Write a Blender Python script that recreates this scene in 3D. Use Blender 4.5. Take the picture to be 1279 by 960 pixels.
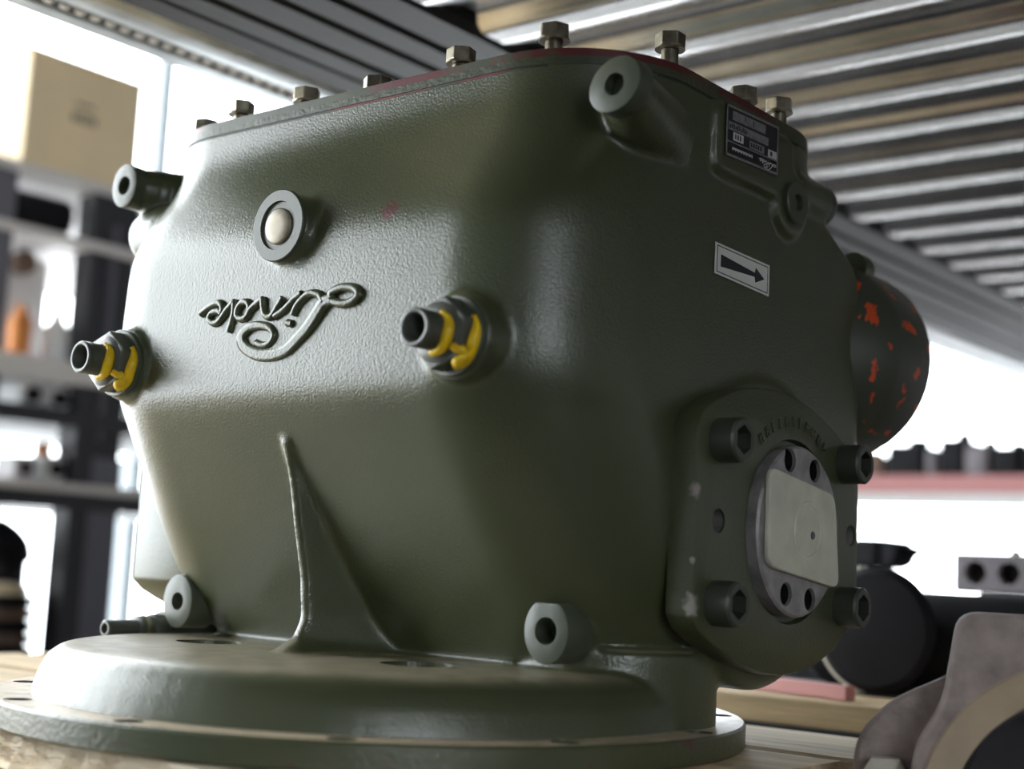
import bpy, bmesh, math, random
from mathutils import Vector, Matrix, Euler
random.seed(7)
PI = math.pi
C = bpy.context.scene.collection
for o in list(bpy.data.objects): bpy.data.objects.remove(o)

# ------------------------------------------------------------------ camera
YAW, PIT, ROL = 0.6813, 0.128, 0.0501
CAM = Vector((0.6986, -0.8197, 0.1062))
fw = Vector((-math.sin(YAW)*math.cos(PIT), math.cos(YAW)*math.cos(PIT), math.sin(PIT)))
ri = Vector((math.cos(YAW), math.sin(YAW), 0)); up = ri.cross(fw)
r2 = ri*math.cos(ROL) + up*math.sin(ROL); u2 = -ri*math.sin(ROL) + up*math.cos(ROL)
cd = bpy.data.cameras.new('camera'); cam = bpy.data.objects.new('camera', cd); C.objects.link(cam)
cam.matrix_world = Matrix(((r2.x, u2.x, -fw.x, CAM.x), (r2.y, u2.y, -fw.y, CAM.y), (r2.z, u2.z, -fw.z, CAM.z), (0, 0, 0, 1)))
cd.sensor_fit = 'HORIZONTAL'; cd.sensor_width = 36.0; cd.lens = 1811.4/1279*36
cd.clip_start = 0.02; cd.clip_end = 200
cd.dof.use_dof = True; cd.dof.focus_distance = 0.95; cd.dof.aperture_fstop = 3.9; cd.dof.aperture_blades = 0
S = bpy.context.scene; S.camera = cam

# ------------------------------------------------------------------ world and exposure
w = bpy.data.worlds.new('overcast_sky'); S.world = w; w.use_nodes = True
bg = w.node_tree.nodes['Background']
bg.inputs[0].default_value = (0.90, 0.96, 1.0, 1); bg.inputs[1].default_value = 9.3
S.view_settings.view_transform = 'Standard'; S.view_settings.look = 'None'
S.view_settings.exposure = 0.17; S.view_settings.gamma = 1.0; S.view_settings.use_curve_mapping = False

# ------------------------------------------------------------------ materials
def node_mat(name, col, rough=.5, metal=0., spec=.5, coat=0., bump=None, var=None, dust=None, chip=None, stretch=None, spots=None):
    """bump=(scale,distance,strength) var=(scale,dark,light) dust=(colour,amount) chip=(colour,scale,thr)"""
    m = bpy.data.materials.new(name); m.use_nodes = True
    nt = m.node_tree; N = nt.nodes; L = nt.links; b = N['Principled BSDF']
    b.inputs['Roughness'].default_value = rough; b.inputs['Metallic'].default_value = metal
    b.inputs['Specular IOR Level'].default_value = spec
    b.inputs['Coat Weight'].default_value = coat; b.inputs['Coat Roughness'].default_value = .2
    tc = N.new('ShaderNodeTexCoord'); vec = tc.outputs['Object']
    if stretch:
        mp = N.new('ShaderNodeMapping'); mp.inputs['Scale'].default_value = stretch
        L.new(vec, mp.inputs[0]); vec = mp.outputs[0]
    rgb = N.new('ShaderNodeRGB'); rgb.outputs[0].default_value = (*col, 1); cur = rgb.outputs[0]
    def noise(sc, det=4., ro=.55):
        n = N.new('ShaderNodeTexNoise'); n.inputs['Scale'].default_value = sc; n.inputs['Detail'].default_value = det
        n.inputs['Roughness'].default_value = ro; L.new(vec, n.inputs['Vector']); return n.outputs['Fac']
    def mix(a, colour, fac):
        x = N.new('ShaderNodeMix'); x.data_type = 'RGBA'
        L.new(fac, x.inputs[0]); L.new(a, x.inputs[6])
        if isinstance(colour, tuple): x.inputs[7].default_value = (*colour, 1)
        else: L.new(colour, x.inputs[7])
        return x.outputs[2]
    def ramp(s, a, c):
        r = N.new('ShaderNodeMapRange'); r.inputs[1].default_value = a; r.inputs[2].default_value = c
        L.new(s, r.inputs[0]); return r.outputs[0]
    if var:
        f = noise(var[0]); x = ramp(f, .3, .7)
        d = tuple(k*var[1] for k in col); l = tuple(min(1, k*var[2]) for k in col)
        r0 = N.new('ShaderNodeRGB'); r0.outputs[0].default_value = (*d, 1)
        cur = mix(r0.outputs[0], l, x)
    if chip:
        f = ramp(noise(chip[1], 3.), chip[2], chip[2]+.03); cur = mix(cur, chip[0], f)
    for (sx, sy, sz, sr, scol) in (spots or ()):
        dm = N.new('ShaderNodeVectorMath'); dm.operation = 'DISTANCE'; dm.inputs[1].default_value = (sx, sy, sz); L.new(vec, dm.inputs[0])
        ns = N.new('ShaderNodeMath'); ns.operation = 'MULTIPLY_ADD'; ns.inputs[1].default_value = sr*1.6; L.new(noise(180., 3.), ns.inputs[0]); L.new(dm.outputs['Value'], ns.inputs[2])
        f = ramp(ns.outputs[0], sr*1.75, sr*1.25); cur = mix(cur, scol, f)
    if dust:
        g = N.new('ShaderNodeNewGeometry'); sp = N.new('ShaderNodeSeparateXYZ'); L.new(g.outputs['Normal'], sp.inputs[0])
        f = ramp(sp.outputs[2], .75, 1.); mu = N.new('ShaderNodeMath'); mu.operation = 'MULTIPLY'
        L.new(f, mu.inputs[0]); n2 = ramp(noise(60.), .3, .75)
        m2 = N.new('ShaderNodeMath'); m2.operation = 'MULTIPLY'; m2.inputs[1].default_value = dust[1]; L.new(n2, m2.inputs[0])
        ad = N.new('ShaderNodeMath'); ad.operation = 'ADD'; ad.inputs[1].default_value = dust[1]*.5; L.new(m2.outputs[0], ad.inputs[0])
        L.new(ad.outputs[0], mu.inputs[1]); cur = mix(cur, dust[0], mu.outputs[0])
    L.new(cur, b.inputs['Base Color'])
    if bump:
        f = noise(bump[0], 2.); bp = N.new('ShaderNodeBump'); bp.inputs['Distance'].default_value = bump[1]
        bp.inputs['Strength'].default_value = bump[2]; L.new(f, bp.inputs['Height']); L.new(bp.outputs[0], b.inputs['Normal'])
        if coat: L.new(bp.outputs[0], b.inputs['Coat Normal'])
    return m
GREEN = (.059, .070, .031)
M = dict(
 green=node_mat('green_enamel', GREEN, .32, spec=.85, bump=(620, .0005, .6), spots=((.087, -.190, .322, .010, (.10, .012, .018)), (-.112, -.187, .333, .0035, (.02, .015, .012))), var=(14, .93, 1.07), dust=((.36, .30, .20), .7)),
 green_p=node_mat('green_enamel_plate', GREEN, .34, spec=.85, bump=(560, .0006, .6), spots=((.2405, -.0765, .160, .006, (.36, .30, .30)), (.2405, -.0755, .092, .008, (.34, .32, .29)), (.2405, -.0765, .118, .003, (.34, .32, .29)))),
 green_s=node_mat('green_enamel_machined', (.07, .082, .055), .38, spec=.55, bump=(500, .0003, .3), dust=((.30, .25, .17), .3)),
 green_f=node_mat('green_enamel_flange', GREEN, .34, spec=.9, bump=(300, .0007, .6), chip=((.085, .026, .028), 48, .645), dust=((.68, .55, .39), 1.)),
 green_d=node_mat('green_enamel_orange_rubbed', (.06, .066, .048), .42, spec=.5, bump=(120, .0008, .4), chip=((.75, .09, .02), 125, .60), stretch=(1, .5, .35)),
 cover=node_mat('green_cover_enamel', (.055, .064, .032), .42, spec=.5, bump=(220, .001, .5), var=(40, .8, 1.15), chip=((.10, .02, .02), 30, .68)),

 lip=node_mat('letter_enamel', (.075, .085, .055), .38, spec=.6, bump=(400, .0004, .4)),
 rim=node_mat('cover_rim_rubbed_red', (.055, .064, .032), .42, var=(40, .8, 1.15), spots=((.19, -.11, .423, .085, (.115, .010, .013)), (.215, .0, .423, .05, (.09, .010, .012)), (.06, -.153, .423, .045, (.115, .010, .013)), (-.17, -.14, .423, .03, (.16, .02, .02)))),
 joint=node_mat('joint_rubbed_red', (.030, .034, .02), .5, spots=((.03, -.153, .414, .055, (.16, .012, .018)), (.12, -.153, .414, .03, (.14, .012, .018)))),
 zinc=node_mat('zinc_yellow_steel', (.36, .32, .24), .30, metal=1., var=(120, .55, 1.2)),
 steel=node_mat('worn_steel', (.34, .32, .32), .45, metal=.25, var=(70, .65, 1.2)),
 button=node_mat('brushed_plug_steel', (.36, .32, .25), .5, metal=.45, var=(90, .8, 1.1)),
 fit=node_mat('grey_green_fitting', (.075, .08, .065), .34, spec=.6, bump=(300, .0004, .3)),
 hole=node_mat('dark_bore', (.012, .012, .012), .6),
 yellow=node_mat('yellow_marking_paint', (.95, .60, .010), .4, bump=(200, .0006, .5), var=(120, .85, 1.1)),
 screw=node_mat('green_painted_screw', (.05, .057, .043), .4, spec=.5),
 plastic=node_mat('milky_plastic', (.70, .69, .57), .5, spec=.4, var=(40, .85, 1.05)),
 label=node_mat('white_label', (.78, .78, .73), .45), ink=node_mat('black_ink', (.012, .016, .022), .5),
 plate=node_mat('black_nameplate', (.014, .015, .018), .35), alu=node_mat('nameplate_aluminium', (.32, .32, .33), .4, metal=.5, var=(300, .75, 1.2)),
 alu2=node_mat('nameplate_bright_field', (.62, .62, .62), .45),
 wood=node_mat('pallet_wood', (.64, .49, .30), .7, spec=.25, var=(9, .72, 1.2), bump=(30, .002, .5), stretch=(.6, 8, 8)),
 woodg=node_mat('grey_pallet_wood', (.72, .62, .47), .75, spec=.2, var=(9, .7, 1.2), bump=(30, .002, .5), stretch=(.6, 8, 8)),
 bounce=node_mat('warm_bounce_board', (.78, .55, .25), .6, var=(6, .9, 1.06), stretch=(.6, 6, 6)),  # warm colour for the added board that bounces light onto the casting
 dimmed=node_mat('dimmed_plank', (.030, .026, .022), .6, var=(9, .7, 1.3), stretch=(.6, 8, 8)),  # plank wood darkened to dim its reflection in the deck overhead
 fibre=node_mat('frayed_wood_fibre', (.80, .68, .50), .8, var=(80, .6, 1.2)),
 box=node_mat('packing_case_wood', (.86, .70, .46), .7, var=(5, .9, 1.06)),
 boxd=node_mat('packing_case_print', (.14, .12, .09), .8),
 galv=node_mat('galvanised_steel', (.58, .61, .62), .36, metal=.85, var=(25, .75, 1.15)),
 deck=node_mat('galvanised_deck', (.55, .54, .53), .24, metal=1., var=(16, .8, 1.1)),
 shade_galv=node_mat('shade_coloured_deck_strip', (.020, .020, .022), .5, spec=.3, var=(20, .8, 1.1)),  # galvanised flutes coloured dark in place of the dark they reflect
 rack=node_mat('dark_rack_steel', (.018, .018, .023), .5), rackg=node_mat('grey_rack_steel', (.13, .13, .16), .5),
 pale=node_mat('pale_shelf_paint', (.72, .70, .69), .6), pink=node_mat('red_shelf_beam_paint', (.52, .22, .21), .55),
 orange=node_mat('orange_plastic', (.75, .27, .06), .5), white=node_mat('white_plastic', (.8, .82, .83), .4),
 black=node_mat('black_enamel', (.008, .008, .010), .65, spec=.18, var=(20, .7, 1.4)), teal=node_mat('grey_blue_cast', (.055, .07, .08), .5),
 grey=node_mat('grey_block_steel', (.16, .145, .155), .5, metal=.3, var=(30, .8, 1.1)),
 mauve=node_mat('rough_mauve_casting', (.32, .26, .245), .72, spec=.3, bump=(130, .0025, .7), var=(60, .7, 1.25)),
 tan=node_mat('tan_machined_chamfer', (.34, .26, .18), .55, spec=.4, var=(30, .85, 1.12)),
 bore=node_mat('dark_bore_lining', (.035, .032, .036), .6, var=(20, .8, 1.2)),
 ivory=node_mat('ivory_cap', (.62, .58, .5), .4), rust=node_mat('rusty_brown_iron', (.16, .10, .07), .7, var=(30, .5, 1.4)),
 wall=node_mat('white_wall', (.72, .70, .69), .8, var=(2, .96, 1.03)), wallg=node_mat('grey_wall', (.16, .16, .16), .85, var=(2, .9, 1.1)),
 floor=node_mat('grey_concrete', (.10, .095, .088), .7, var=(3, .8, 1.15)), ceil=node_mat('dark_ceiling', (.06, .06, .065), .9),
 frame=node_mat('window_frame_grey', (.22, .25, .27), .5),
)

# ------------------------------------------------------------------ mesh helpers
def nb(): return bmesh.new()
AX = {'z': Matrix.Identity(3), 'y': Matrix(((1, 0, 0), (0, 0, 1), (0, -1, 0))), '-y': Matrix(((1, 0, 0), (0, 0, -1), (0, 1, 0))),
      'x': Matrix(((0, 0, 1), (0, 1, 0), (-1, 0, 0))), '-x': Matrix(((0, 0, -1), (0, 1, 0), (1, 0, 0)))}
def xf(axis, loc):
    A = AX[axis] if isinstance(axis, str) else axis
    return Matrix.Translation(Vector(loc)) @ A.to_4x4()
def box(bm, x0, x1, y0, y1, z0, z1, bev=0., mat=None):
    vs = [bm.verts.new((x, y, z)) for x in (x0, x1) for y in (y0, y1) for z in (z0, z1)]
    fs = [bm.faces.new([vs[i] for i in f]) for f in ((0, 1, 3, 2), (4, 6, 7, 5), (0, 4, 5, 1), (2, 3, 7, 6), (0, 2, 6, 4), (1, 5, 7, 3))]
    if bev:
        es = {e for f in fs for e in f.edges}
        r = bmesh.ops.bevel(bm, geom=list(es), offset=bev, segments=2, affect='EDGES', profile=.6)
        vs = list({v for f in r['faces'] for v in f.verts} | {v for v in vs if v.is_valid})
    if mat is not None:
        for v in vs: v.co = mat @ v.co
    return bm
def lathe(bm, prof, axis='z', loc=(0, 0, 0), n=40, caps=True):
    """prof: list of (radius, height) along local z"""
    mt = xf(axis, loc); rings = []
    for r, h in prof:
        if r < 1e-6: rings.append([bm.verts.new(mt @ Vector((0, 0, h)))])
        else: rings.append([bm.verts.new(mt @ Vector((r*math.cos(2*PI*k/n), r*math.sin(2*PI*k/n), h))) for k in range(n)])
    for a, b in zip(rings, rings[1:]):
        for k in range(n):
            j = (k+1) % n
            if len(a) == 1 and len(b) == 1: continue
            if len(a) == 1: bm.faces.new((a[0], b[k], b[j]))
            elif len(b) == 1: bm.faces.new((a[k], a[j], b[0]))
            else: bm.faces.new((a[k], a[j], b[j], b[k]))
    if caps:
        if len(rings[0]) > 1: bm.faces.new(rings[0][::-1])
        if len(rings[-1]) > 1: bm.faces.new(rings[-1])
    return bm
def prism(bm, pts, h0, h1, axis='z', loc=(0, 0, 0)):
    mt = xf(axis, loc)
    a = [bm.verts.new(mt @ Vector((x, y, h0))) for x, y in pts]; b = [bm.verts.new(mt @ Vector((x, y, h1))) for x, y in pts]
    n = len(pts); bm.faces.new(a[::-1]); bm.faces.new(b)
    for k in range(n): bm.faces.new((a[k], a[(k+1) % n], b[(k+1) % n], b[k]))
    return bm
def prism_x(bm, pts, x0, x1):          # pts (y,z) extruded along x
    a = [bm.verts.new((x0, y, z)) for y, z in pts]; b = [bm.verts.new((x1, y, z)) for y, z in pts]
    n = len(pts); bm.faces.new(a[::-1]); bm.faces.new(b)
    for k in range(n): bm.faces.new((a[k], a[(k+1) % n], b[(k+1) % n], b[k]))
    return bm
def prism_y(bm, pts, y0, y1):          # pts (x,z) extruded along y
    a = [bm.verts.new((x, y0, z)) for x, z in pts]; b = [bm.verts.new((x, y1, z)) for x, z in pts]
    n = len(pts); bm.faces.new(a[::-1]); bm.faces.new(b)
    for k in range(n): bm.faces.new((a[k], a[(k+1) % n], b[(k+1) % n], b[k]))
    return bm
def hexpts(af, ph=0.): return [(af/math.sqrt(3)*math.cos(ph+PI/3*k), af/math.sqrt(3)*math.sin(ph+PI/3*k)) for k in range(6)]
def tube(bm, pts, r, n=8, flat=None):
    """tube along points; r number or list; flat=(axis index, factor, centre) squashes"""
    pts = [Vector(q) for q in pts]; rings = []; nrm = None
    for i, q in enumerate(pts):
        t = (pts[min(i+1, len(pts)-1)] - pts[max(i-1, 0)]).normalized()
        a = Vector((0, 1, 0)) if abs(t.y) < .9 else Vector((1, 0, 0))
        u = t.cross(a).normalized(); v = t.cross(u)
        rr = r[i] if isinstance(r, (list, tuple)) else r
        rings.append([bm.verts.new(q + (u*math.cos(2*PI*k/n)+v*math.sin(2*PI*k/n))*rr) for k in range(n)])
    for a, b in zip(rings, rings[1:]):
        for k in range(n): bm.faces.new((a[k], a[(k+1) % n], b[(k+1) % n], b[k]))
    bm.faces.new(rings[0][::-1]); bm.faces.new(rings[-1])
    return bm
def spline(pts, sub=6):
    pts = [Vector(q) for q in pts]; out = []
    for i in range(len(pts)-1):
        p0 = pts[max(i-1, 0)]; p1 = pts[i]; p2 = pts[i+1]; p3 = pts[min(i+2, len(pts)-1)]
        for k in range(sub):
            t = k/sub
            out.append(.5*((2*p1)+(p2-p0)*t+(2*p0-5*p1+4*p2-p3)*t*t+(-p0+3*p1-3*p2+p3)*t**3))
    out.append(pts[-1]); return out
def obj(name, bm, mat, parent=None, smooth=False, bevel=0., angle=35, seg=2):
    bmesh.ops.recalc_face_normals(bm, faces=bm.faces)
    me = bpy.data.meshes.new(name); bm.to_mesh(me); bm.free(); me.materials.append(M[mat])
    if smooth: me.shade_smooth()
    o = bpy.data.objects.new(name, me); C.objects.link(o)
    if smooth: me.set_sharp_from_angle(angle=math.radians(angle))
    if bevel:
        b = o.modifiers.new('bevel', 'BEVEL'); b.width = bevel; b.segments = seg; b.limit_method = 'ANGLE'; b.angle_limit = math.radians(40)
    if parent: put(o, parent)
    return o
def put(o, p):
    o.parent = p
    M0 = Matrix.Translation(-p.location) if p.type == 'EMPTY' and p.rotation_euler.z == 0 else Matrix.Identity(4)
    q = p; off = Vector((0, 0, 0))
    while q is not None: off += q.location; q = q.parent
    o.location = o.location - off
def bake(o, solver='EXACT', cutter=None):
    """apply modifiers (and an optional boolean difference) into the mesh"""
    if cutter is not None:
        bmesh.ops.recalc_face_normals(cutter, faces=cutter.faces)
        cm = bpy.data.meshes.new('cut'); cutter.to_mesh(cm); cutter.free()
        co = bpy.data.objects.new('cut', cm); C.objects.link(co); co.matrix_world = Matrix.Identity(4)
        m = o.modifiers.new('cut', 'BOOLEAN'); m.operation = 'DIFFERENCE'; m.object = co; m.solver = solver
    bpy.context.view_layer.update()
    me = bpy.data.meshes.new_from_object(o.evaluated_get(bpy.context.evaluated_depsgraph_get()))
    o.modifiers.clear(); o.data = me
    if cutter is not None: bpy.data.objects.remove(co)
    return o
def thing(name, label, cat, loc=(0, 0, 0), group=None):
    o = bpy.data.objects.new(name, None); C.objects.link(o); o.location = loc; o.empty_display_size = .05
    o['label'] = label; o['category'] = cat
    if group: o['group'] = group
    return o
def tag(o, label, cat, group=None):
    o['label'] = label; o['category'] = cat
    if group: o['group'] = group
    return o
def struct(name, bm, mat, parent=None, **k):
    o = obj(name, bm, mat, parent, **k)
    if parent is None: o['kind'] = 'structure'
    return o

# ================================================================== the room
ZF, ZC = -1.0, 3.4
XL, XR, YF, YB = -3.4, 4.0, -5.0, 7.0
struct('floor', box(nb(), XL, XR, YF, YB, ZF-.1, ZF), 'floor')
struct('ceiling', box(nb(), XL, XR, YF, YB, ZC, ZC+.1), 'ceil')
def wall_with_opening(name, axis, pos, th, a0, a1, o0, o1, z0, z1, mat):
    bm = nb()
    def slab(b0, b1, c0, c1):
        if axis == 'x': box(bm, pos-th, pos, b0, b1, c0, c1)
        else: box(bm, b0, b1, pos, pos+th, c0, c1)
    slab(a0, o0, ZF, ZC); slab(o1, a1, ZF, ZC); slab(o0, o1, ZF, z0); slab(o0, o1, z1, ZC)
    return struct(name, bm, mat)
wall_with_opening('wall_left', 'x', XL, .2, YF, YB, -3.9, 6.4, -.95, 3.1, 'wall')
wall_with_opening('wall_back', 'y', YB, .2, XL, XR, -3.2, -.5, -.4, 2.6, 'wallg')
bm = nb(); WR = (-3.8, -2.0, .35, 2.1)
for a0, a1, c0, c1 in ((YF, WR[0], ZF, ZC), (WR[1], YB, ZF, ZC), (WR[0], WR[1], ZF, WR[2]), (WR[0], WR[1], WR[3], ZC)): box(bm, XR, XR+.2, a0, a1, c0, c1)
struct('wall_right', bm, 'wallg')
struct('wall_front', box(nb(), XL, XR, YF-.2, YF, ZF, ZC), 'wallg')
def window(name, axis, pos, o0, o1, z0, z1, n):
    bm = nb(); s = .05
    def bar(b0, b1, c0, c1):
        if axis == 'x': box(bm, pos-.12, pos-.06, b0, b1, c0, c1)
        else: box(bm, b0, b1, pos+.06, pos+.12, c0, c1)
    for k in range(n+1):
        q = o0 + (o1-o0)*k/n; bar(q-s/2 if 0 < k < n else (q if k == 0 else q-s), q+s/2 if 0 < k < n else (q+s if k == 0 else q), z0, z1)
    bar(o0, o1, z0, z0+s); bar(o0, o1, z1-s, z1)
    return struct(name, bm, 'frame')
window('window_1', 'x', XL, -3.9, 6.4, -.95, 3.1, 5)
window('window_2', 'y', YB, -3.2, -.5, -.4, 2.6, 2)

bm = nb()
for y in (WR[0], (WR[0]+WR[1])/2-.025, WR[1]-.05): box(bm, XR+.06, XR+.12, y, y+.05, WR[2], WR[3])
for z in (WR[2], WR[3]-.05): box(bm, XR+.06, XR+.12, WR[0], WR[1], z, z+.05)
struct('window_3', bm, 'frame')
# ================================================================== the hydraulic unit
U = thing('hydraulic_transmission', 'large olive green cast hydraulic gear unit standing upright on wooden pallet', 'machine', (0, -.09, 0))
def rring(w_, yf, yb, rf, rb, z, na=22, nl=20):
    pts = []
    def arc(cx, cy, r, a0, a1):
        for k in range(na): a = a0+(a1-a0)*k/na; pts.append((cx+r*math.cos(a), cy+r*math.sin(a), z))
    def line(p, q):
        for k in range(nl): t = k/nl; pts.append((p[0]+(q[0]-p[0])*t, p[1]+(q[1]-p[1])*t, z))
    line((-w_+rf, yf), (w_-rf, yf)); arc(w_-rf, yf+rf, rf, -PI/2, 0)
    line((w_, yf+rf), (w_, yb-rb)); arc(w_-rb, yb-rb, rb, 0, PI/2)
    line((w_-rb, yb), (-w_+rb, yb)); arc(-w_+rb, yb-rb, rb, PI/2, PI)
    line((-w_, yb-rb), (-w_, yf+rf)); arc(-w_+rf, yf+rf, rf, PI, 1.5*PI)
    return pts
#         z     yf     yb    w     rf    rb
PROF = [(.020, -.100, .105, .185, .085, .10), (.045, -.100, .120, .195, .085, .10), (.060, -.109, .140, .210, .078, .08), (.097, -.1345, .165, .222, .088, .05), (.138, -.1605, .18, .2235, .095, .04),
        (.181, -.185, .19, .2235, .097, .03), (.206, -.1985, .20, .223, .098, .03), (.216, -.2015, .20, .223, .092, .03), (.240, -.2005, .20, .223, .085, .03),
        (.312, -.1965, .20, .222, .083, .03), (.326, -.193, .20, .222, .083, .03), (.345, -.182, .20, .222, .083, .035), (.368, -.166, .165, .222, .083, .06),
        (.386, -.156, .152, .222, .083, .075), (.397, -.1530, .15, .2230, .083, .08), (.4215, -.1530, .15, .2230, .083, .082)]
def prof_at(z):
    for a, b in zip(PROF, PROF[1:]):
        if a[0] <= z <= b[0]:
            t = (z-a[0])/(b[0]-a[0]); return [a[i]+(b[i]-a[i])*t for i in range(1, 6)]
    return list((PROF[0] if z < PROF[0][0] else PROF[-1])[1:])
def prof_s(z, s=.0075):
    acc = [0]*5; wt = 0
    for k in range(-8, 9):
        d = k*s/4; g = math.exp(-.5*(d/s)**2)
        v = prof_at(min(max(z+d, PROF[0][0]), PROF[-1][0])); wt += g
        for i in range(5): acc[i] += g*v[i]
    return [a/wt for a in acc]
bm = nb(); rings = []
NZ = 70
for k in range(NZ+1):
    z = .020 + (.4215-.020)*k/NZ
    yf_, yb_, w_, rf_, rb_ = prof_s(z)
    rings.append([bm.verts.new(q) for q in rring(w_, yf_, yb_, rf_, rb_, z)])
n = len(rings[0])
for a, b in zip(rings, rings[1:]):
    for k in range(n): bm.faces.new((a[k], a[(k+1) % n], b[(k+1) % n], b[k]))
bm.faces.new(rings[0][::-1]); bm.faces.new(rings[-1])
# base tier (dome-shouldered disc)
lathe(bm, [(.224, .008), (.2225, .019), (.2195, .030), (.2145, .040), (.2075, .0455), (.198, .0475), (.05, .0475)], 'z', (0, -.09, 0), 96)
lathe(bm, [(.070, .008), (.070, .062)], 'z', (.154, -.035, 0), 64)
# lug roots (run back into the wall), centre boss root, fitting boss roots
for s in (-1, 1):
    for k in range(12):
        t = k/11; q = t**.7; lathe(bm, [(.0152+.011*q, 0), (.0152+.011*q, .010)], 'y', (s*(.229-.026*t), -.1545+.074*t, .387-.006*q), 28)
    lathe(bm, [(.0165, 0), (.0165, .06)], 'y', (s*.1716, -.1045, .0725), 24)
    lathe(bm, [(.0255, 0), (.029, .030)], 'y', (s*.1557, -.2045, .2378), 28)
    lathe(bm, [(.0165, 0), (.0165, .045)], 'y', (s*.212, .078, .383), 24)
    # side cylinder housing behind each flange plate
    lathe(bm, [(.104, 0), (.104, .05), (.098, .0545)], 'x' if s > 0 else '-x', (s*.172, .034, .141), 48)
lathe(bm, [(.0225, 0), (.026, .05)], 'y', (0, -.2035, .320), 32)
# stiffening rib on the lower front
RIB = [(.196, -.1880, .0030, .0035), (.182, -.1882, .0045, .0065), (.160, -.1800, .0052, .0105), (.127, -.1720, .0055, .015), (.097, -.1640, .0057, .020), (.070, -.1605, .006, .026), (.057, -.166, .0065, .032), (.0475, -.184, .010, .040), (.040, -.188, .012, .042)]
rw = []
for z, yr, h0, h1 in RIB:
    yw = prof_at(z)[0] + .012
    rw.append([bm.verts.new(q) for q in ((-h1*.55, yw, z), (-h0, yr+.006, z), (-h0*.6, yr, z), (h0*.6, yr, z), (h0, yr+.006, z), (h1, yw, z))])
for a, b in zip(rw, rw[1:]):
    for k in range(6): bm.faces.new((a[k], a[(k+1) % 6], b[(k+1) % 6], b[k]))
bm.faces.new(rw[0]); bm.faces.new(rw[-1][::-1])
# name-plate pad and plug ring on the right wall
def rrect(y0, y1, z0, z1, r, n=6):
    pts = []
    for cy, cz, a0 in ((y0+r, z0+r, PI), (y1-r, z0+r, 1.5*PI), (y1-r, z1-r, 0), (y0+r, z1-r, PI/2)):
        for k in range(n+1): a = a0+PI/2*k/n; pts.append((cy+r*math.cos(a), cz+r*math.sin(a)))
    return pts
prism_x(bm, rrect(-.042, .062, .368, .4135, .008), .21, .2275)
lathe(bm, [(.0235, 0), (.0235, .0165)], 'x', (.211, .061, .369), 32)
# left shoulder lump and back shoulder
lathe(bm, [(.02, 0), (.024, .02), (.02, .05), (.0, .07)], '-x', (-.18, -.135, .350), 20)
casting = obj('casting', bm, 'green', U)
rm = casting.modifiers.new('remesh', 'REMESH'); rm.mode = 'VOXEL'; rm.voxel_size = .0021; rm.use_smooth_shade = True
sm = casting.modifiers.new('smooth', 'SMOOTH'); sm.factor = .5; sm.iterations = 9
bake(casting)
cut = nb()
for x in (-.100, .095):
    lathe(cut, [(.024, 0), (.024, .02)], 'z', (x, -.152, .0405), 24)
bake(casting, 'FAST', cut)
casting.data.shade_smooth(); casting.data.set_sharp_from_angle(angle=math.radians(50))
if not casting.data.materials: casting.data.materials.append(M['green'])

# base flange with bolt holes
bm = lathe(nb(), [(.10, 0), (.2485, 0), (.25, .0015), (.25, .0145), (.2485, .016), (.10, .016)], 'z', (0, -.09, 0), 160, caps=False)
bm2 = nb(); lathe(bm2, [(.0001, 0), (.2485, 0), (.25, .0015), (.25, .0145), (.2485, .016), (.0001, .016)], 'z', (0, -.09, 0), 160)
bm.free()
fl = obj('base_flange', bm2, 'green_f', U)
cut = nb()
for k in range(12):
    a = math.radians(-80+30*k); lathe(cut, [(.0085, -.01), (.0085, .05)], 'z', (.236*math.cos(a), -.09+.236*math.sin(a), 0), 20)
bake(fl, 'EXACT', cut); fl.data.shade_smooth(); fl.data.set_sharp_from_angle(angle=math.radians(35))

# cover plate, gasket and red edge line
def slab_ring(bm, d, z0, z1):
    a = [bm.verts.new(q) for q in rring(.2238+d, -.1538-d, .151+d, .084, .084, z0)]; b = [bm.verts.new(q) for q in rring(.2238+d, -.1538-d, .151+d, .084, .084, z1)]
    n = len(a); bm.faces.new(a[::-1]); bm.faces.new(b)
    for k in range(n): bm.faces.new((a[k], a[(k+1) % n], b[(k+1) % n], b[k]))
    return bm
obj('gasket', slab_ring(nb(), -.0006, .4132, .4147), 'joint', U, smooth=True)['label'] = 'dark red gasket line under the cover'
obj('cover_plate', slab_ring(nb(), 0, .4147, .4198), 'cover', U, smooth=True)
obj('cover_rim', slab_ring(nb(), -.0003, .4198, .4248), 'rim', U, smooth=True)['label'] = 'dark red upper edge of the cover'

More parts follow.
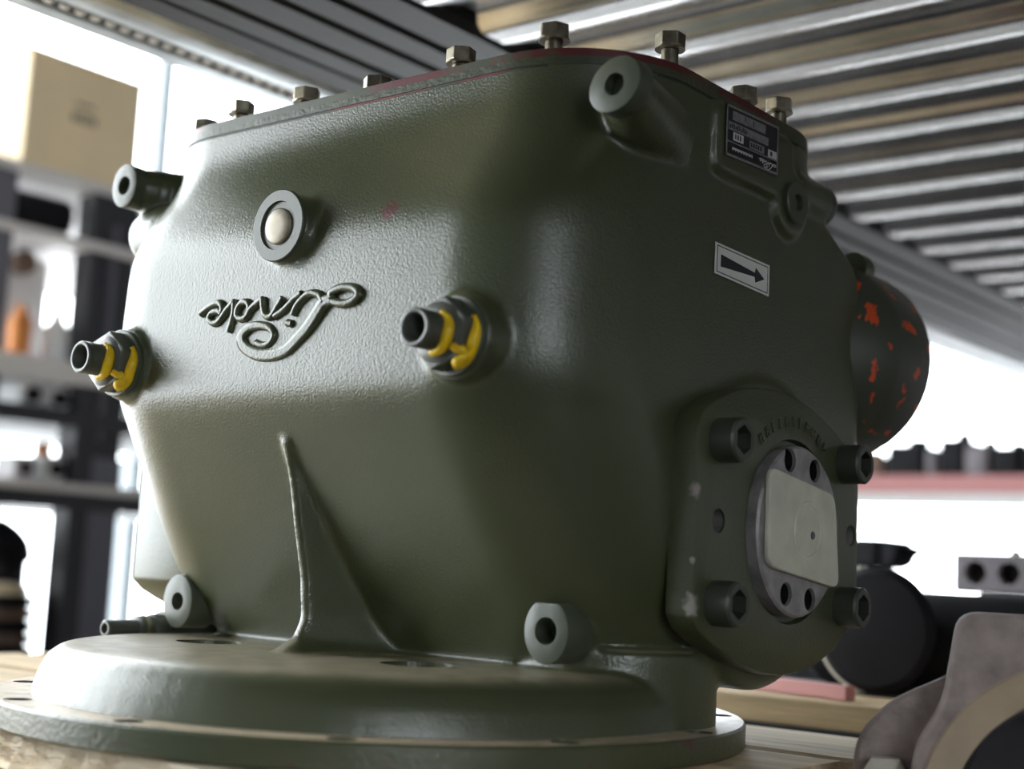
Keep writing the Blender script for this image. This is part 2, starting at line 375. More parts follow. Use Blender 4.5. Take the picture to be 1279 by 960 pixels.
# half unscrewed hex bolts round the cover
BOLTS = [(-.1861, -.1228, .4368, .3), (-.1259, -.139, .4370, 1.0), (-.0553, -.139, .4345, .1), (.0902, -.139, .4362, .75), (.1637, -.1353, .4388, .2),
         (.2114, -.0769, .4428, .55), (.212, .065, .4412, .9), (.0148, -.139, .4303, .5), (.2112, .0164, .4352, .15), (-.212, -.05, .437, .4), (-.212, .06, .434, .2), (.0, .138, .434, .3), (.12, .138, .436, .6), (-.12, .138, .433, .0)]
def thread_prof(r, h0, h1, pitch, d):
    out = []; nn = max(2, int((h1-h0)/pitch))
    for k in range(nn): z = h0+(h1-h0)*k/nn; out += [(r-d, z), (r, z+(h1-h0)/nn*.5)]
    out.append((r-d, h1)); return out
for x, y, z, ph in BOLTS:
    hh = .0090; z0 = z - hh/2 + .0012
    h = obj('hex_bolt', prism(nb(), hexpts(.0172, ph), z0, z0+hh, 'z', (x, y, 0)), 'zinc', U, bevel=.0009)
    bm = lathe(nb(), [(.0098, z0-.0012), (.0098, z0)], 'z', (x, y, 0), 24); put(obj('bolt_collar', bm, 'zinc', None, smooth=True), h)
    bm = lathe(nb(), thread_prof(.0058, .4246, z0-.001, .0018, .0006), 'z', (x, y, 0), 20); put(obj('bolt_shank', bm, 'zinc', None, smooth=True, angle=80), h)

# mounting lugs: machined faces with bores
def lug(pts_rx, pts_rz, x, y, z, depth, bore, tilt=0., flat=None):
    pts = []
    for k in range(40):
        a = 2*PI*k/40; px = pts_rx*math.cos(a); pz = pts_rz*math.sin(a)
        if flat and pz > flat: pz = flat
        pts.append((x+px*math.cos(tilt)-pz*math.sin(tilt), z+px*math.sin(tilt)+pz*math.cos(tilt)))
    o = obj('mounting_lug', prism_y(nb(), pts, y, y+depth), 'green_s', U, bevel=.0008)
    bake(o, 'EXACT', lathe(nb(), [(bore, -.01), (bore, depth*.8)], 'y', (x, y, z), 28))
    o.data.shade_smooth(); o.data.set_sharp_from_angle(angle=math.radians(40))
    d = lathe(nb(), [(bore*.999, 0), (bore*.999, .0006)], 'y', (x, y+depth*.76, z), 28); put(obj('bore_bottom', d, 'hole', None), o)
    return o
lug(.0185, .0158, .2303, -.1625, .387, .014, .0068, .5)
lug(.0150, .0170, -.2303, -.1625, .387, .014, .0075)
lug(.0165, .0195, .1716, -.1265, .0722, .026, .0082, 0., .0165)
lug(.0165, .0195, -.1716, -.1265, .0722, .026, .0066)
lug(.0160, .0160, .212, .116, .383, .012, .006)

# centre boss with plug
boss = obj('centre_boss', lathe(nb(), [(.0240, .0), (.0240, -.0), (.0240, .0022), (.0232, .0030), (.0162, .0030), (.0159, .0012), (.0, .0012)], '-y', (0, -.2035, .320), 48), 'green_s', U, smooth=True)
put(obj('steel_plug', lathe(nb(), [(.0120, -.001), (.0120, .0020), (.0108, .0030), (.006, .0035), (0, .0036)], '-y', (0, -.2040, .3195), 40), 'button', None, smooth=True, angle=60), boss)

# threaded pipe fittings with yellow marking paint
def fitting(x, z):
    base = obj('pipe_fitting', lathe(nb(), [(.0238, 0), (.0238, .0030), (.0230, .0036), (.0, .0036)], '-y', (x, -.2045, z), 44), 'green_s', U, smooth=True)
    put(obj('hex_nut', prism(nb(), hexpts(.0375, .35), .0035, .0145, '-y', (x, -.2045, z)), 'fit', None, bevel=.0012), base)
    put(obj('nut_cone', lathe(nb(), [(.0178, .0144), (.0160, .0158), (.012, .0170), (.0, .0170)], '-y', (x, -.2045, z), 36), 'fit', None, smooth=True), base)
    pr = [(.0106, .0165)] + [(r+.0, h) for r, h in thread_prof(.0112, .018, .0300, .0016, .0005)] + [(.0112, .031), (.0112, .0338), (.0106, .0345), (.0086, .0345), (.0080, .0335), (.0078, .017), (0, .017)]
    put(obj('threaded_tube', lathe(nb(), pr, '-y', (x, -.2045, z), 36), 'fit', None, smooth=True, angle=70), base)
    put(obj('tube_bore', lathe(nb(), [(.0076, .0172), (0, .0173)], '-y', (x, -.2045, z), 24, caps=False), 'hole', None), base)
    # paint daubs: two curved runs on the right and lower side joined by a blob
    bm = nb()
    def run(r0, h, a0, a1, rad):
        pts = []; rr = []
        for k in range(15):
            t = k/14; a = math.radians(a0+(a1-a0)*t)
            pts.append((x+r0*math.cos(a), -.2045-h+.0008*math.sin(9*t), z+r0*math.sin(a))); rr.append(rad*(.55+.6*math.sin(PI*min(.95, max(.06, t)))+.25*t))
        tube(bm, pts, rr, 8)
    run(.0120, .0188, 62, -92, .0029)
    run(.0208, .0060, 28, -62, .0030)
    run(.0206, .0092, -30, -66, .0034)
    tube(bm, [(x+.0125, -.2045-.0165, z-.0085), (x+.0150, -.2045-.0135, z-.0105), (x+.0182, -.2045-.0120, z-.0110), (x+.0190, -.2045-.0070, z-.0105)], [.0024, .0028, .0030, .0024], 8)
    p = obj('yellow_paint', bm, 'yellow', None, smooth=True, angle=180); p['label'] = 'bright yellow paint daub'; put(p, base)
fitting(-.1557, .2378); fitting(.1557, .2378)

# raised script lettering (cast upside down)
LET = [
 [[(-.0194,.2453),(-.0129,.2432),(-.0060,.2439),(-.0022,.2490),(-.0071,.2542),(-.0171,.2564),(-.0268,.2555),(-.0331,.2509),(-.0316,.2451),(-.0244,.2401),(-.0136,.2367),(-.0011,.2361),(.0108,.2384),(.0208,.2452),(.0294,.2521),(.0364,.2603),(.0423,.2668),(.0492,.2685)],
  [(.0492,.2685),(.0476,.2718),(.0518,.2742),(.0593,.2754),(.0682,.2740),(.0720,.2701),(.0677,.2661),(.0590,.2650),(.0493,.2671)], [(.0423,.2668),(.0379,.2722)]],
 [[(.0379,.2722),(.0312,.2741),(.0247,.2728),(.0173,.2673),(.0139,.2610)], [(.0090,.2565),(.0138,.2554)]],
 [[(.0206,.2745),(.0142,.2713),(.0054,.2652),(-.0031,.2613)], [(.0032,.2731),(-.0010,.2678),(-.0065,.2617),(-.0122,.2629),(-.0148,.2678),(-.0162,.2746)]],
 [[(-.0161,.2737),(-.0241,.2700),(-.0280,.2669),(-.0305,.2631),(-.0361,.2622),(-.0404,.2649),(-.0398,.2697),(-.0358,.2731),(-.0301,.2724),(-.0279,.2679)], [(-.0440,.2754),(-.0437,.2661),(-.0474,.2538)]],
 [[(-.0439,.2744),(-.0506,.2696),(-.0579,.2623),(-.0637,.2612),(-.0685,.2645),(-.0660,.2683),(-.0594,.2691),(-.0562,.2671)], [(-.0780,.2684),(-.0694,.2725),(-.0600,.2747),(-.0557,.2714),(-.0562,.2671)]],
]
logo = obj('raised_lettering', tube(nb(), spline([(x, -.2000, z) for x, z in LET[0][0]]), [.0027+.0019*min(1, max(0, (i-20)/30))*(1 if i < 95 else .8) for i in range(17*6+1)], 10), 'green', U, smooth=True, angle=55)
bm = nb()
for st in LET[0][1:]: tube(bm, spline([(x, -.2000, z) for x, z in st]), .0030, 10)
put(obj('letter', bm, 'green', None, smooth=True, angle=55), logo)
for l in LET[1:]:
    bm = nb()
    for st in l: tube(bm, spline([(x, -.1996, z) for x, z in st]), .0028, 10)
    put(obj('letter', bm, 'green', None, smooth=True, angle=55), logo)

for o in [logo]+list(logo.children):
    for v in o.data.vertices: v.co.y = max(-.1992+(v.co.y+.1998)*1.25, -.2026)
# white arrow label on the right wall
def wallquad(bm, x, y0, y1, zt0, zt1, zb0, zb1, rects, th=.0004):
    """rects in label coordinates: polygons (s,t); t from top"""
    for poly in rects:
        pts = []
        for s, t in poly:
            zt = zt0+(zt1-zt0)*s; zb = zb0+(zb1-zb0)*s; pts.append((y0+(y1-y0)*s, zt+(zb-zt)*t))
        prism_x(bm, pts, x, x+th)
    return bm
Q = lambda s0, s1, t0, t1: [(s0, t0), (s1, t0), (s1, t1), (s0, t1)]
AL = (-.0335, .0375, .3222, .3205, .3018, .2990)
lab = obj('arrow_label', wallquad(nb(), .2228, *AL, [Q(0, 1, 0, 1)], .0005), 'label', U); lab['label'] = 'white sticker with a black arrow'
b_ = wallquad(nb(), .2233, *AL, [Q(.03, .97, .07, .10), Q(.03, .97, .90, .93), Q(.03, .04, .07, .93), Q(.96, .97, .07, .93)], .0001); put(obj('border_line', b_, 'ink', None), lab)
b_ = wallquad(nb(), .2233, *AL, [[(.10, .33), (.72, .44), (.735, .27), (.90, .52), (.735, .74), (.72, .57), (.10, .72)]], .0002); put(obj('arrow', b_, 'ink', None), lab)
# name plate (mounted upside down)
NP = (-.0335, .0355, .4152-.002, .4182-.002, .3810-.002, .3840-.002)
npl = obj('name_plate', wallquad(nb(), .2276, *NP, [Q(0, 1, 0, 1)], .0008), 'plate', U, bevel=.0003); npl['label'] = 'small black and silver name plate'
b_ = wallquad(nb(), .2284, *NP, [Q(0, 1, 0, .045), Q(0, 1, .95, 1), Q(0, .022, 0, 1), Q(.978, 1, 0, 1), Q(.02, 1, .70, .725)], .0003); put(obj('plate_border', b_, 'alu', None), npl)
for q_, m_ in ((Q(.11, .74, .09, .27), 'alu'), (Q(.04, .80, .32, .48), 'alu'), (Q(.44, .72, .53, .68), 'alu'), (Q(.13, .32, .50, .66), 'alu2'), (Q(.80, .97, .54, .69), 'alu2')):
    put(obj('plate_field', wallquad(nb(), .2284, *NP, [q_], .0002), m_, None), npl)
ticks = [Q(.06+.034*k, .06+.034*k+.018, .35+.03*(k % 3 == 0), .45-.02*(k % 2)) for k in range(10)] + [Q(.46+.045*k, .485+.045*k, .56, .65) for k in range(5)] + [Q(.16+.045*k, .182+.045*k, .53, .63) for k in range(3)] + [Q(.34, .35, .11, .22), Q(.5, .51, .12, .24), Q(.84, .88, .57, .66)]
b_ = wallquad(nb(), .2286, *NP, ticks, .0001); put(obj('stamped_marks', b_, 'ink', None), npl)
bm = wallquad(nb(), .2284, *NP, [Q(.12+.026*k, .136+.026*k, .80, .86-.02*(k % 2)) for k in range(15)], .0002)
sc = .135
for l in LET:
    for st in l:
        tube(bm, spline([(.2286, .0215+x*sc*1.15, .3855+(z-.255)*sc*1.05) for x, z in st], 3), .0003, 5)
put(obj('plate_script', bm, 'alu2', None), npl)
# socket plug below the plate
plug = obj('socket_plug', lathe(nb(), [(.0150, 0), (.0150, .004), (.014, .005), (.006, .005), (.0055, -.002), (0, -.002)], 'x', (.2265, .061, .369), 32), 'green_s', U, smooth=True)
put(obj('plug_socket', lathe(nb(), [(.0058, 0), (0, .0001)], 'x', (.2250, .061, .369), 20, caps=False), 'hole', None), plug)

# side flange plates with screws, pilot disc and plastic cap
OUT = [(-.076, .085), (-.076, .198), (-.070, .209), (-.055, .217), (-.030, .2265), (-.005, .231), (.020, .2325), (.045, .231), (.070, .2265), (.100, .2165), (.127, .204), (.140, .196), (.1445, .186),
       (.1445, .094), (.139, .083), (.112, .064), (.085, .054), (.060, .0495), (.034, .048), (.008, .0505), (-.020, .057), (-.050, .068), (-.068, .0765)]
def socket_screw(parent, x, y, z, ax='x'):
    bm = nb(); n = 36; r = .0138; L_ = .0175; mt = xf(ax, (x, y, z))
    lathe(bm, [(r, 0), (r, L_-.0015), (r-.0015, L_)], ax, (x, y, z), n, caps=False)
    top = sorted([v for v in bm.verts], key=lambda v: 0)[2*n:3*n]
    hx = [mt @ Vector((.0081*math.cos(2*PI*k/n)/max(.2, math.cos(((2*PI*k/n) % (PI/3))-PI/6)), .0081*math.sin(2*PI*k/n)/max(.2, math.cos(((2*PI*k/n) % (PI/3))-PI/6)), L_)) for k in range(n)]
    hv = [bm.verts.new(q) for q in hx]; dn = (mt.to_3x3() @ Vector((0, 0, -.010))); hb = [bm.verts.new(q+dn) for q in hx]
    for k in range(n):
        j = (k+1) % n; bm.faces.new((top[k], top[j], hv[j], hv[k])); bm.faces.new((hv[k], hv[j], hb[j], hb[k]))
    bm.faces.new(hb)
    o = obj('socket_screw', bm, 'screw', None, smooth=True, angle=30); put(o, parent)
    put_d = lathe(nb(), [(.0075, 0), (0, .0001)], ax, (x, y, z), 12, caps=False)
    return o
def flange_plate(s, x0, x1, full):
    ax = 'x' if s > 0 else '-x'
    o = obj('flange_plate', prism_x(nb(), OUT, s*x0, s*x1), 'green_p', U, bevel=.002)
    cut = lathe(nb(), [(.0595, -.0045), (.064, .01)], ax, (s*x1, .045, .1415), 48)
    for y in (-.049, .132): lathe(cut, [(.0075, -.012), (.0075, .01)], ax, (s*x1, y, .143), 20)
    bake(o, 'EXACT', cut); o.data.shade_smooth(); o.data.set_sharp_from_angle(angle=math.radians(40))
    for y in (.0349-.0848, .0349+.0848):
        for z in (.1428-.0495, .1428+.0495): socket_screw(o, s*(x1-.0008), y, z, ax)
    for y in (-.049, .132):
        put(obj('thread_insert', lathe(nb(), thread_prof(.0074, -.011, -.001, .002, .0007), ax, (s*x1, y, .143), 20, caps=False), 'steel', None, smooth=True, angle=80), o)
    return o
fp = flange_plate(1, .2215, .241, True)
disc = obj('pilot_disc', lathe(nb(), [(.0560, -.004), (.0560, .0045), (.0545, .006), (0, .006)], 'x', (.241, .045, .1415), 64), 'steel', None)
cut = nb()
for y, z in ((.029, .187), (.064, .183), (.028, .1005), (.061, .0975)): lathe(cut, [(.0078, -.006), (.0078, .02)], 'x', (.241, y, z), 20)
bake(disc, 'EXACT', cut); disc.data.shade_smooth(); disc.data.set_sharp_from_angle(angle=math.radians(35)); put(disc, fp); disc['label'] = 'bare grey steel disc'
for y, z in ((.029, .187), (.064, .183), (.028, .1005), (.061, .0975)):
    put(obj('threaded_hole', lathe(nb(), thread_prof(.0077, -.004, .004, .002, .0008)+[], 'x', (.241, y, z), 20, caps=False), 'hole', None, smooth=True, angle=80), fp)
def round_poly(pts, r, n=6):
    out = []
    for i, q in enumerate(pts):
        q = Vector(q); a = (Vector(pts[i-1])-q).normalized(); b = (Vector(pts[(i+1) % len(pts)])-q).normalized()
        p0 = q+a*r; p1 = q+b*r
        for k in range(n+1): t = k/n; out.append(tuple(p0*(1-t)**2+q*2*t*(1-t)+p1*t*t))
    return out
cap = obj('plastic_cap', prism_x(nb(), round_poly([(-.0045, .1805), (.0865, .1685), (.0955, .1055), (-.0035, .1175)][::-1], .010), .2472, .2515), 'plastic', None, bevel=.0012)
cap['label'] = 'milky white plastic cover'; put(cap, fp)
bm = lathe(nb(), [(.0195, 0), (.0190, .0007), (.0170, .0007), (.0165, .0001), (0, .0001)], 'x', (.2515, .048, .1425), 40); put(obj('moulded_ring', bm, 'plastic', None, smooth=True), fp)
put(obj('sprue_mark', lathe(nb(), [(.0028, .0), (.0024, .0006), (0, .0006)], 'x', (.2516, .054, .1395), 16), 'fit', None), fp)
bm = nb()                                   # unreadable cast characters in an arc over the disc
for k in range(11):
    a = math.radians(128-7.4*k); y = .045+.0725*math.cos(a); z = .1415+.0725*math.sin(a)
    mt = Matrix.Translation((.2413, y, z)) @ Matrix.Rotation(a-PI/2, 4, 'X')
    box(bm, -.0008, .0006, -.0022, -.0012, -.0035, .0035, 0, mt)
    if k % 2: box(bm, -.0008, .0006, -.0022, .0018, .0024, .0035, 0, mt)
    if k % 4 < 2: box(bm, -.0008, .0006, .0010, .0019, -.0035, .0030, 0, mt)
    if k in (2, 3, 6, 9): box(bm, -.0008, .0006, -.0022, .0018, -.0035, -.0025, 0, mt)
    if k % 3: box(bm, -.0008, .0006, -.0012, .0016, -.0006, .0004, 0, mt)
put(obj('cast_characters', bm, 'green', None), fp)
lp = flange_plate(-1, .2215, .2950, False)
obj('adapter_ring', lathe(nb(), [(.058, -.01), (.058, .02), (.050, .022), (0, .022)], '-x', (-.295, .045, .1415), 48), 'green', U, smooth=True)

# rear drum with orange rubs, rear lug bolt
obj('rear_drum', lathe(nb(), [(.03, -.05), (.050, -.032), (.066, -.014), (.0750, -.002), (.0765, .004), (.0765, .055), (.071, .066), (.06, .074), (.03, .078), (0, .078)], 'y', (.172, .196, .285), 64), 'green_d', U, smooth=True)['label'] = 'green drum rubbed to orange'
obj('rear_bolt', lathe(nb(), [(.0125, 0), (.0125, .014), (.010, .016), (0, .016)], 'y', (.206, .198, .352), 24), 'green', U, smooth=True)
# nipple on the left of the base
nip = obj('pipe_nipple', lathe(nb(), [(0.0155, -.06), (0.0155, -.004), (0.0132, 0), (0.0132, .012), (0.0109, .0125), (0.0109, .022), (0.0094, .023), (0.0094, .035), (0.0064, .036), (0.0064, .062), (0.0053, .063), (0.0039, .063), (0.0037, .055), (0, .055)], '-y', (-.207, -.100, .0500), 28), 'fit', U, smooth=True)
put(obj('brass_ring', lathe(nb(), [(.0097, 0), (.0102, .002), (.0097, .004)], '-y', (-.207, -.127, .0500), 24), 'zinc', None, smooth=True), nip)

# ================================================================== pallet under the machine
PB = -.125
pal = thing('pallet', 'pale wooden pallet with frayed boards under the green machine', 'pallet', (-.15, 0, PB))
def plank(bm, x0, x1, y0, y1, z0, z1, jag=0., nx=60):
    top0 = []; bot0 = []; top1 = []; bot1 = []
    for k in range(nx+1):
        x = x0+(x1-x0)*k/nx; j = random.uniform(-jag, jag)
        top0.append(bm.verts.new((x, y0+j+abs(j)*.6, z1-abs(j)*.5))); bot0.append(bm.verts.new((x, y0+random.uniform(-jag, jag), z0)))
        top1.append(bm.verts.new((x, y1, z1))); bot1.append(bm.verts.new((x, y1, z0)))
    for k in range(nx):
        for a, b in ((top0, top1), (top1, bot1), (bot1, bot0), (bot0, top0)): bm.faces.new((a[k], a[k+1], b[k+1], b[k]))
    for k in (0, nx): bm.faces.new((top0[k], top1[k], bot1[k], bot0[k]))
    return bm
for y0, y1, m, jag in ((-.326, -.215, 'woodg', .0025), (-.19, -.08, 'wood', .0006), (-.062, .034, 'wood', .0006), (.053, .176, 'woodg', .0008)):
    obj('plank', plank(nb(), -.62, .285, y0, y1, -.022, -.0003, jag), m, pal)
for x0 in (-.60, -.20, .19):
    obj('stringer', box(nb(), x0, x0+.09, -.322, .17, -.098, -.0222, .002), 'wood', pal)
obj('front_bearer', box(nb(), -.62, .285, -.345, -.325, -.095, -.0235, .002), 'wood', pal)
for y0 in (-.32, .07): obj('bottom_board', box(nb(), -.62, .285, y0, y0+.1, PB+.0005, -.0985, .001), 'wood', pal)
bm = nb()
for k in range(420):
    x = random.uniform(-.42, .2); z = random.uniform(-.016, -.001); y = -.326
    a = random.gauss(0, .5); l = random.uniform(.004, .016)
    d = Vector((math.cos(a)*random.choice((-1, 1)), -.25*random.random()-.05, .25*math.sin(a)))
    tube(bm, [(x, y+.002, z), Vector((x, y-.0005, z))+d*l*.5, Vector((x, y-.001, z))+d*l], [.0005, .0004, .0002], 4)
o = obj('frayed_fibres', bm, 'fibre', pal); o['kind'] = 'stuff'
# neighbouring pallet behind
pal2 = thing('pallet', 'pale wooden pallet behind the machine carrying black motor', 'pallet', (.3, .6, PB))
for k in range(2):
    y0 = .300+.135*k
    obj('plank', box(nb(), -.75, 1.3, y0, y0+.115, -.010, .0118, .0015), 'dimmed' if k else 'wood', pal2)
for x0 in (-.74, .22, 1.2): obj('stringer', box(nb(), x0, x0+.09, .305, .545, -.1, -.0102, .002), 'wood', pal2)
for y0 in (.31, .44): obj('bottom_board', box(nb(), -.75, 1.3, y0, y0+.1, PB+.0005, -.1003, .001), 'wood', pal2)
# low bench top they all stand on
bench = thing('work_bench', 'dark low bench the pallets and castings stand on', 'bench', (.2, .3, ZF))
obj('bench_top', box(nb(), -1.75, 1.6, -1.5, 1.35, PB-.04, PB, .003), 'rack', bench)
for x in (-1.7, 1.5):
    for y in (-1.45, 1.25): obj('leg', box(nb(), x, x+.06, y, y+.06, ZF+.0005, PB-.0402, .002), 'rack', bench)

tag(obj('bounce_board', box(nb(), -1.74, -.64, -1.48, .35, PB+.0004, PB+.0154, .002), 'bounce'), 'pale board added on bench left of the pallet to bounce warm light', 'board')  # out of view, added to throw warm light on the lower casting
# ================================================================== shelf deck overhead
SH = thing('storage_shelf', 'galvanised corrugated steel shelf deck directly above the machine', 'shelf', (.5, .6, .58))
bm = nb()                                    # corrugated panels, each a part; ribs run along x
PER = .110
def DECKZ(t):
    t = (t+.5) % 1.0
    if t < .24: return .0
    if t < .70: q = (t-.24)/.46; return .0135*(q*q*(3-2*q)*.45+q*.55)
    if t < .84: return .0135
    q = (t-.84)/.16; return .0135*(1-q*q*(3-2*q))
nprof = 28
for k in range(-13, 17):
    yc = .489+PER*k
    bm = nb(); pr = []
    for j in range(nprof+1):
        t = j/nprof; y = yc-PER/2+PER*t
        z = .5990+DECKZ(t)
        pr.append((y, z))
    xa = -.150
    for x0, x1 in ((xa, 1.9),):
        lo = [[bm.verts.new((x, y, z)) for y, z in pr] for x in (x0, x1)]
        hi = [[bm.verts.new((x, y, z+.0015)) for y, z in pr] for x in (x0, x1)]
        for q in range(nprof):
            bm.faces.new((lo[0][q], lo[1][q], lo[1][q+1], lo[0][q+1])); bm.faces.new((hi[0][q], hi[0][q+1], hi[1][q+1], hi[1][q]))
        for e in (0, 1):
            for q in range(nprof): bm.faces.new((lo[e][q], lo[e][q+1], hi[e][q+1], hi[e][q]))
        for q in (0, nprof): bm.faces.new((lo[0][q], lo[1][q], hi[1][q], hi[0][q]))
    obj('deck_panel', bm, 'deck', SH, smooth=True, angle=60)
# edge strips running along y with stepped flutes
def strip(name, pr, mat, y0=-1.7, y1=3.15, th=.002):
    bm = nb()
    lo = [[bm.verts.new((x, y, z)) for x, z in pr] for y in (y0, y1)]; hi = [[bm.verts.new((x, y, z+th)) for x, z in pr] for y in (y0, y1)]
    for q in range(len(pr)-1):
        bm.faces.new((lo[0][q], lo[0][q+1], lo[1][q+1], lo[1][q])); bm.faces.new((hi[0][q], hi[1][q], hi[1][q+1], hi[0][q+1]))
        for e in (0, 1): bm.faces.new((lo[e][q], hi[e][q], hi[e][q+1], lo[e][q+1]))
    for q in (0, len(pr)-1): bm.faces.new((lo[0][q], lo[1][q], hi[1][q], hi[0][q]))
    return obj(name, bm, mat, SH)
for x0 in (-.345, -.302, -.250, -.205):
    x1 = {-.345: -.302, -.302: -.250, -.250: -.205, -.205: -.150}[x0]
    strip('flute_strip', [(x0, .604), (x0+.004, .598), (x1-.010, .598), (x1-.002, .6045)] + ([(-.1515, .6045), (-.1512, .6160)] if x1 == -.150 else []), 'shade_galv')
beam = strip('edge_beam', [(-.482, .610), (-.480, .600), (-.455, .5985), (-.4545, .603)], 'galv')
strip('slotted_web', [(-.4542, .6045), (-.4542, .6015), (-.430, .6015), (-.430, .6045)], 'rack')
strip('beam_lip', [(-.4295, .606), (-.4285, .5985), (-.413, .5975), (-.400, .5985), (-.390, .603), (-.388, .610)], 'galv')
strip('flute_strip', [(-.387, .607), (-.384, .600), (-.353, .600), (-.347, .6065)], 'shade_galv')
bm = nb()
for k in range(54):
    lathe(bm, [(.0055, 0), (.004, .0022), (.0, .003)], Matrix(((1, 0, 0), (0, -1, 0), (0, 0, -1))), (-.443, -.58+.0168*k, .6014), 8)
o = obj('lit_dimples', bm, 'pale', SH, smooth=True); o['kind'] = 'stuff'  # pale colour stands in for bright light on the beam's dots
for x, y in ((1.8, -1.6), (1.8, 3.1), (-.455, -1.6), (-.455, 3.1)): obj('upright', box(nb(), x-.03, x+.03, y-.03, y+.03, ZF+.0005, .5975), 'galv', SH)

# ================================================================== neighbours on the pallets (right side)
def rot_thing(t, ang): t.rotation_euler.z = ang
# rough mauve pump housing at the lower right
HC = Vector((.447, .012, -.022))
hs = thing('pump_housing', 'rough mauve cast iron housing with wide dark bore, cut off at lower right', 'casting', (HC.x, HC.y, PB))
ang = math.radians(22)
HM = Matrix.Translation(HC) @ Matrix.Rotation(ang, 4, 'Z')
def arcp(r, a0, a1, n): return [(r*math.cos(math.radians(a0+(a1-a0)*k/n)), r*math.sin(math.radians(a0+(a1-a0)*k/n))) for k in range(n+1)]
def ringy(bm, outer, ri_, y0, y1, n=None):
    """prism with a round bore: outer closed polygon (x,z)"""
    n = len(outer); rows = []
    for y, rr in ((y0, 0), (y0, 1), (y1, 1), (y1, 0)):
        row = []
        for x, z in outer:
            if rr == 0:
                a = math.atan2(z, x); row.append(bm.verts.new(HM @ Vector((ri_*math.cos(a), y, ri_*math.sin(a)))))
            else: row.append(bm.verts.new(HM @ Vector((x, y, z))))
        rows.append(row)
    for a, b in zip(rows, rows[1:]+rows[:1]):
        for k in range(n): bm.faces.new((a[k], a[(k+1) % n], b[(k+1) % n], b[k]))
    return bm
body = round_poly([(-.075, -.102), (-.098, -.06), (-.098, .040), (-.082, .066), (-.074, .118), (.074, .118), (.087, .062), (.115, .0), (.10, -.09), (.075, -.102)], .012, 5)
obj('housing_body', ringy(nb(), body, .0785, .0, .07), 'mauve', hs, smooth=True, angle=50, bevel=.003)
tab = round_poly([(-.09, -.085), (-.134, -.055), (-.131, .042), (-.112, .064), (-.07, .085), (.07, .085), (.1, .0), (.07, -.09)], .012, 5)
obj('flange_tab', ringy(nb(), tab, .0786, .030, .052), 'mauve', hs, smooth=True, angle=50, bevel=.003)
bm = nb(); n = 64; prr = [(.0785, .002), (.0785, -.012), (.095, -.004), (.0965, .002)]
rows = [[bm.verts.new(HM @ Vector((r*math.cos(2*PI*k/n), y, r*math.sin(2*PI*k/n)))) for k in range(n)] for r, y in prr]
for a, b in zip(rows, rows[1:]+rows[:1]):
    for k in range(n): bm.faces.new((a[k], a[(k+1) % n], b[(k+1) % n], b[k]))
obj('tan_chamfer_ring', bm, 'tan', hs, smooth=True, angle=50)
bm = nb(); prr = [(.0782, -.010), (.0760, -.011), (.071, .055), (.0, .056)]
rows = [[bm.verts.new(HM @ Vector((max(r, .0005)*math.cos(2*PI*k/n), y, max(r, .0005)*math.sin(2*PI*k/n)))) for k in range(n)] for r, y in prr]
for a, b in zip(rows, rows[1:]):
    for k in range(n): bm.faces.new((a[k], a[(k+1) % n], b[(k+1) % n], b[k]))
obj('bore_lining', bm, 'bore', hs, smooth=True, angle=50)
bm = prism(nb(), hexpts(.020, .2), 0, .009); 
for v in bm.verts: v.co = HM @ (Matrix.Translation((-.022, .035, .1185)) @ v.co)
obj('hex_bolt', bm, 'rust', hs, bevel=.001)
bm = lathe(nb(), [(.016, 0), (.016, .010), (.011, .015), (0, .016)], '-y', (0, 0, 0), 6)
for v in bm.verts: v.co = HM @ (Matrix.Translation((-.1130, .0298, .018)) @ v.co)
obj('ivory_cap', bm, 'ivory', hs)

# black motor lying on the rear pallet
mo = thing('electric_motor', 'black round motor with pale rim lying on pallet right of green machine', 'motor', (.16, .48, .0118))
obj('motor_body', lathe(nb(), [(.030, -.012), (.040, -.006), (.0455, .006), (.0455, .26), (.041, .27), (0, .27)], 'x', (.052, .48, .0602), 48), 'black', mo, smooth=True)
obj('end_disc', lathe(nb(), [(0, 0), (.0560, 0), (.0560, .004), (.050, .010), (.02, .012), (0, .012)], '-y', (.128, .424, .0705), 56), 'black', mo, smooth=True)
bm = nb(); rows = []
for k in range(25):
    a = math.radians(105+150*k/24)
    rows.append([bm.verts.new((.1265+r*math.cos(a), y, .0705+r*math.sin(a))) for r, y in ((.0500, .4245), (.0595, .4245), (.0595, .4385), (.0500, .4385))])
for a, b in zip(rows, rows[1:]):
    for k in range(4): bm.faces.new((a[k], a[(k+1) % 4], b[(k+1) % 4], b[k]))
bm.faces.new(rows[0][::-1]); bm.faces.new(rows[-1])
obj('pale_rim', bm, 'ivory', mo, smooth=True)['label'] = 'thin cream rim'
obj('motor_foot', box(nb(), .10, .27, .45, .51, .0120, .02), 'black', mo)
obj('shaft_hub', lathe(nb(), [(.012, -.012), (.012, .03)], '-x', (.05, .48, .0586), 24), 'black', mo, smooth=True)
# teal coupling and grey valve block
vb = thing('valve_block', 'grey drilled steel valve block with round ports beside bright window', 'valve block', (.2, .86, PB))
obj('block_base', box(nb(), .075, .30, .80, .92, PB+.0004, .108, .004), 'teal', vb)
blk = obj('port_block', box(nb(), .052, .34, .79, .93, .1082, .152, .004), 'grey', vb)
cut = nb()
for x in (.077, .115, .153): lathe(cut, [(.0125, -.02), (.0125, .02)], 'y', (x, .79, .131), 24)
bake(blk, 'EXACT', cut)
for x in (.077, .115, .153): put(obj('port', lathe(nb(), [(.0124, 0), (.008, .001), (0, .001)], '-y', (x, .808, .131), 24, caps=False), 'hole', None), blk)
obj('brass_plug', lathe(nb(), [(.006, 0), (.006, .006), (0, .007)], 'z', (.112, .82, .1518), 16), 'zinc', vb, smooth=True)
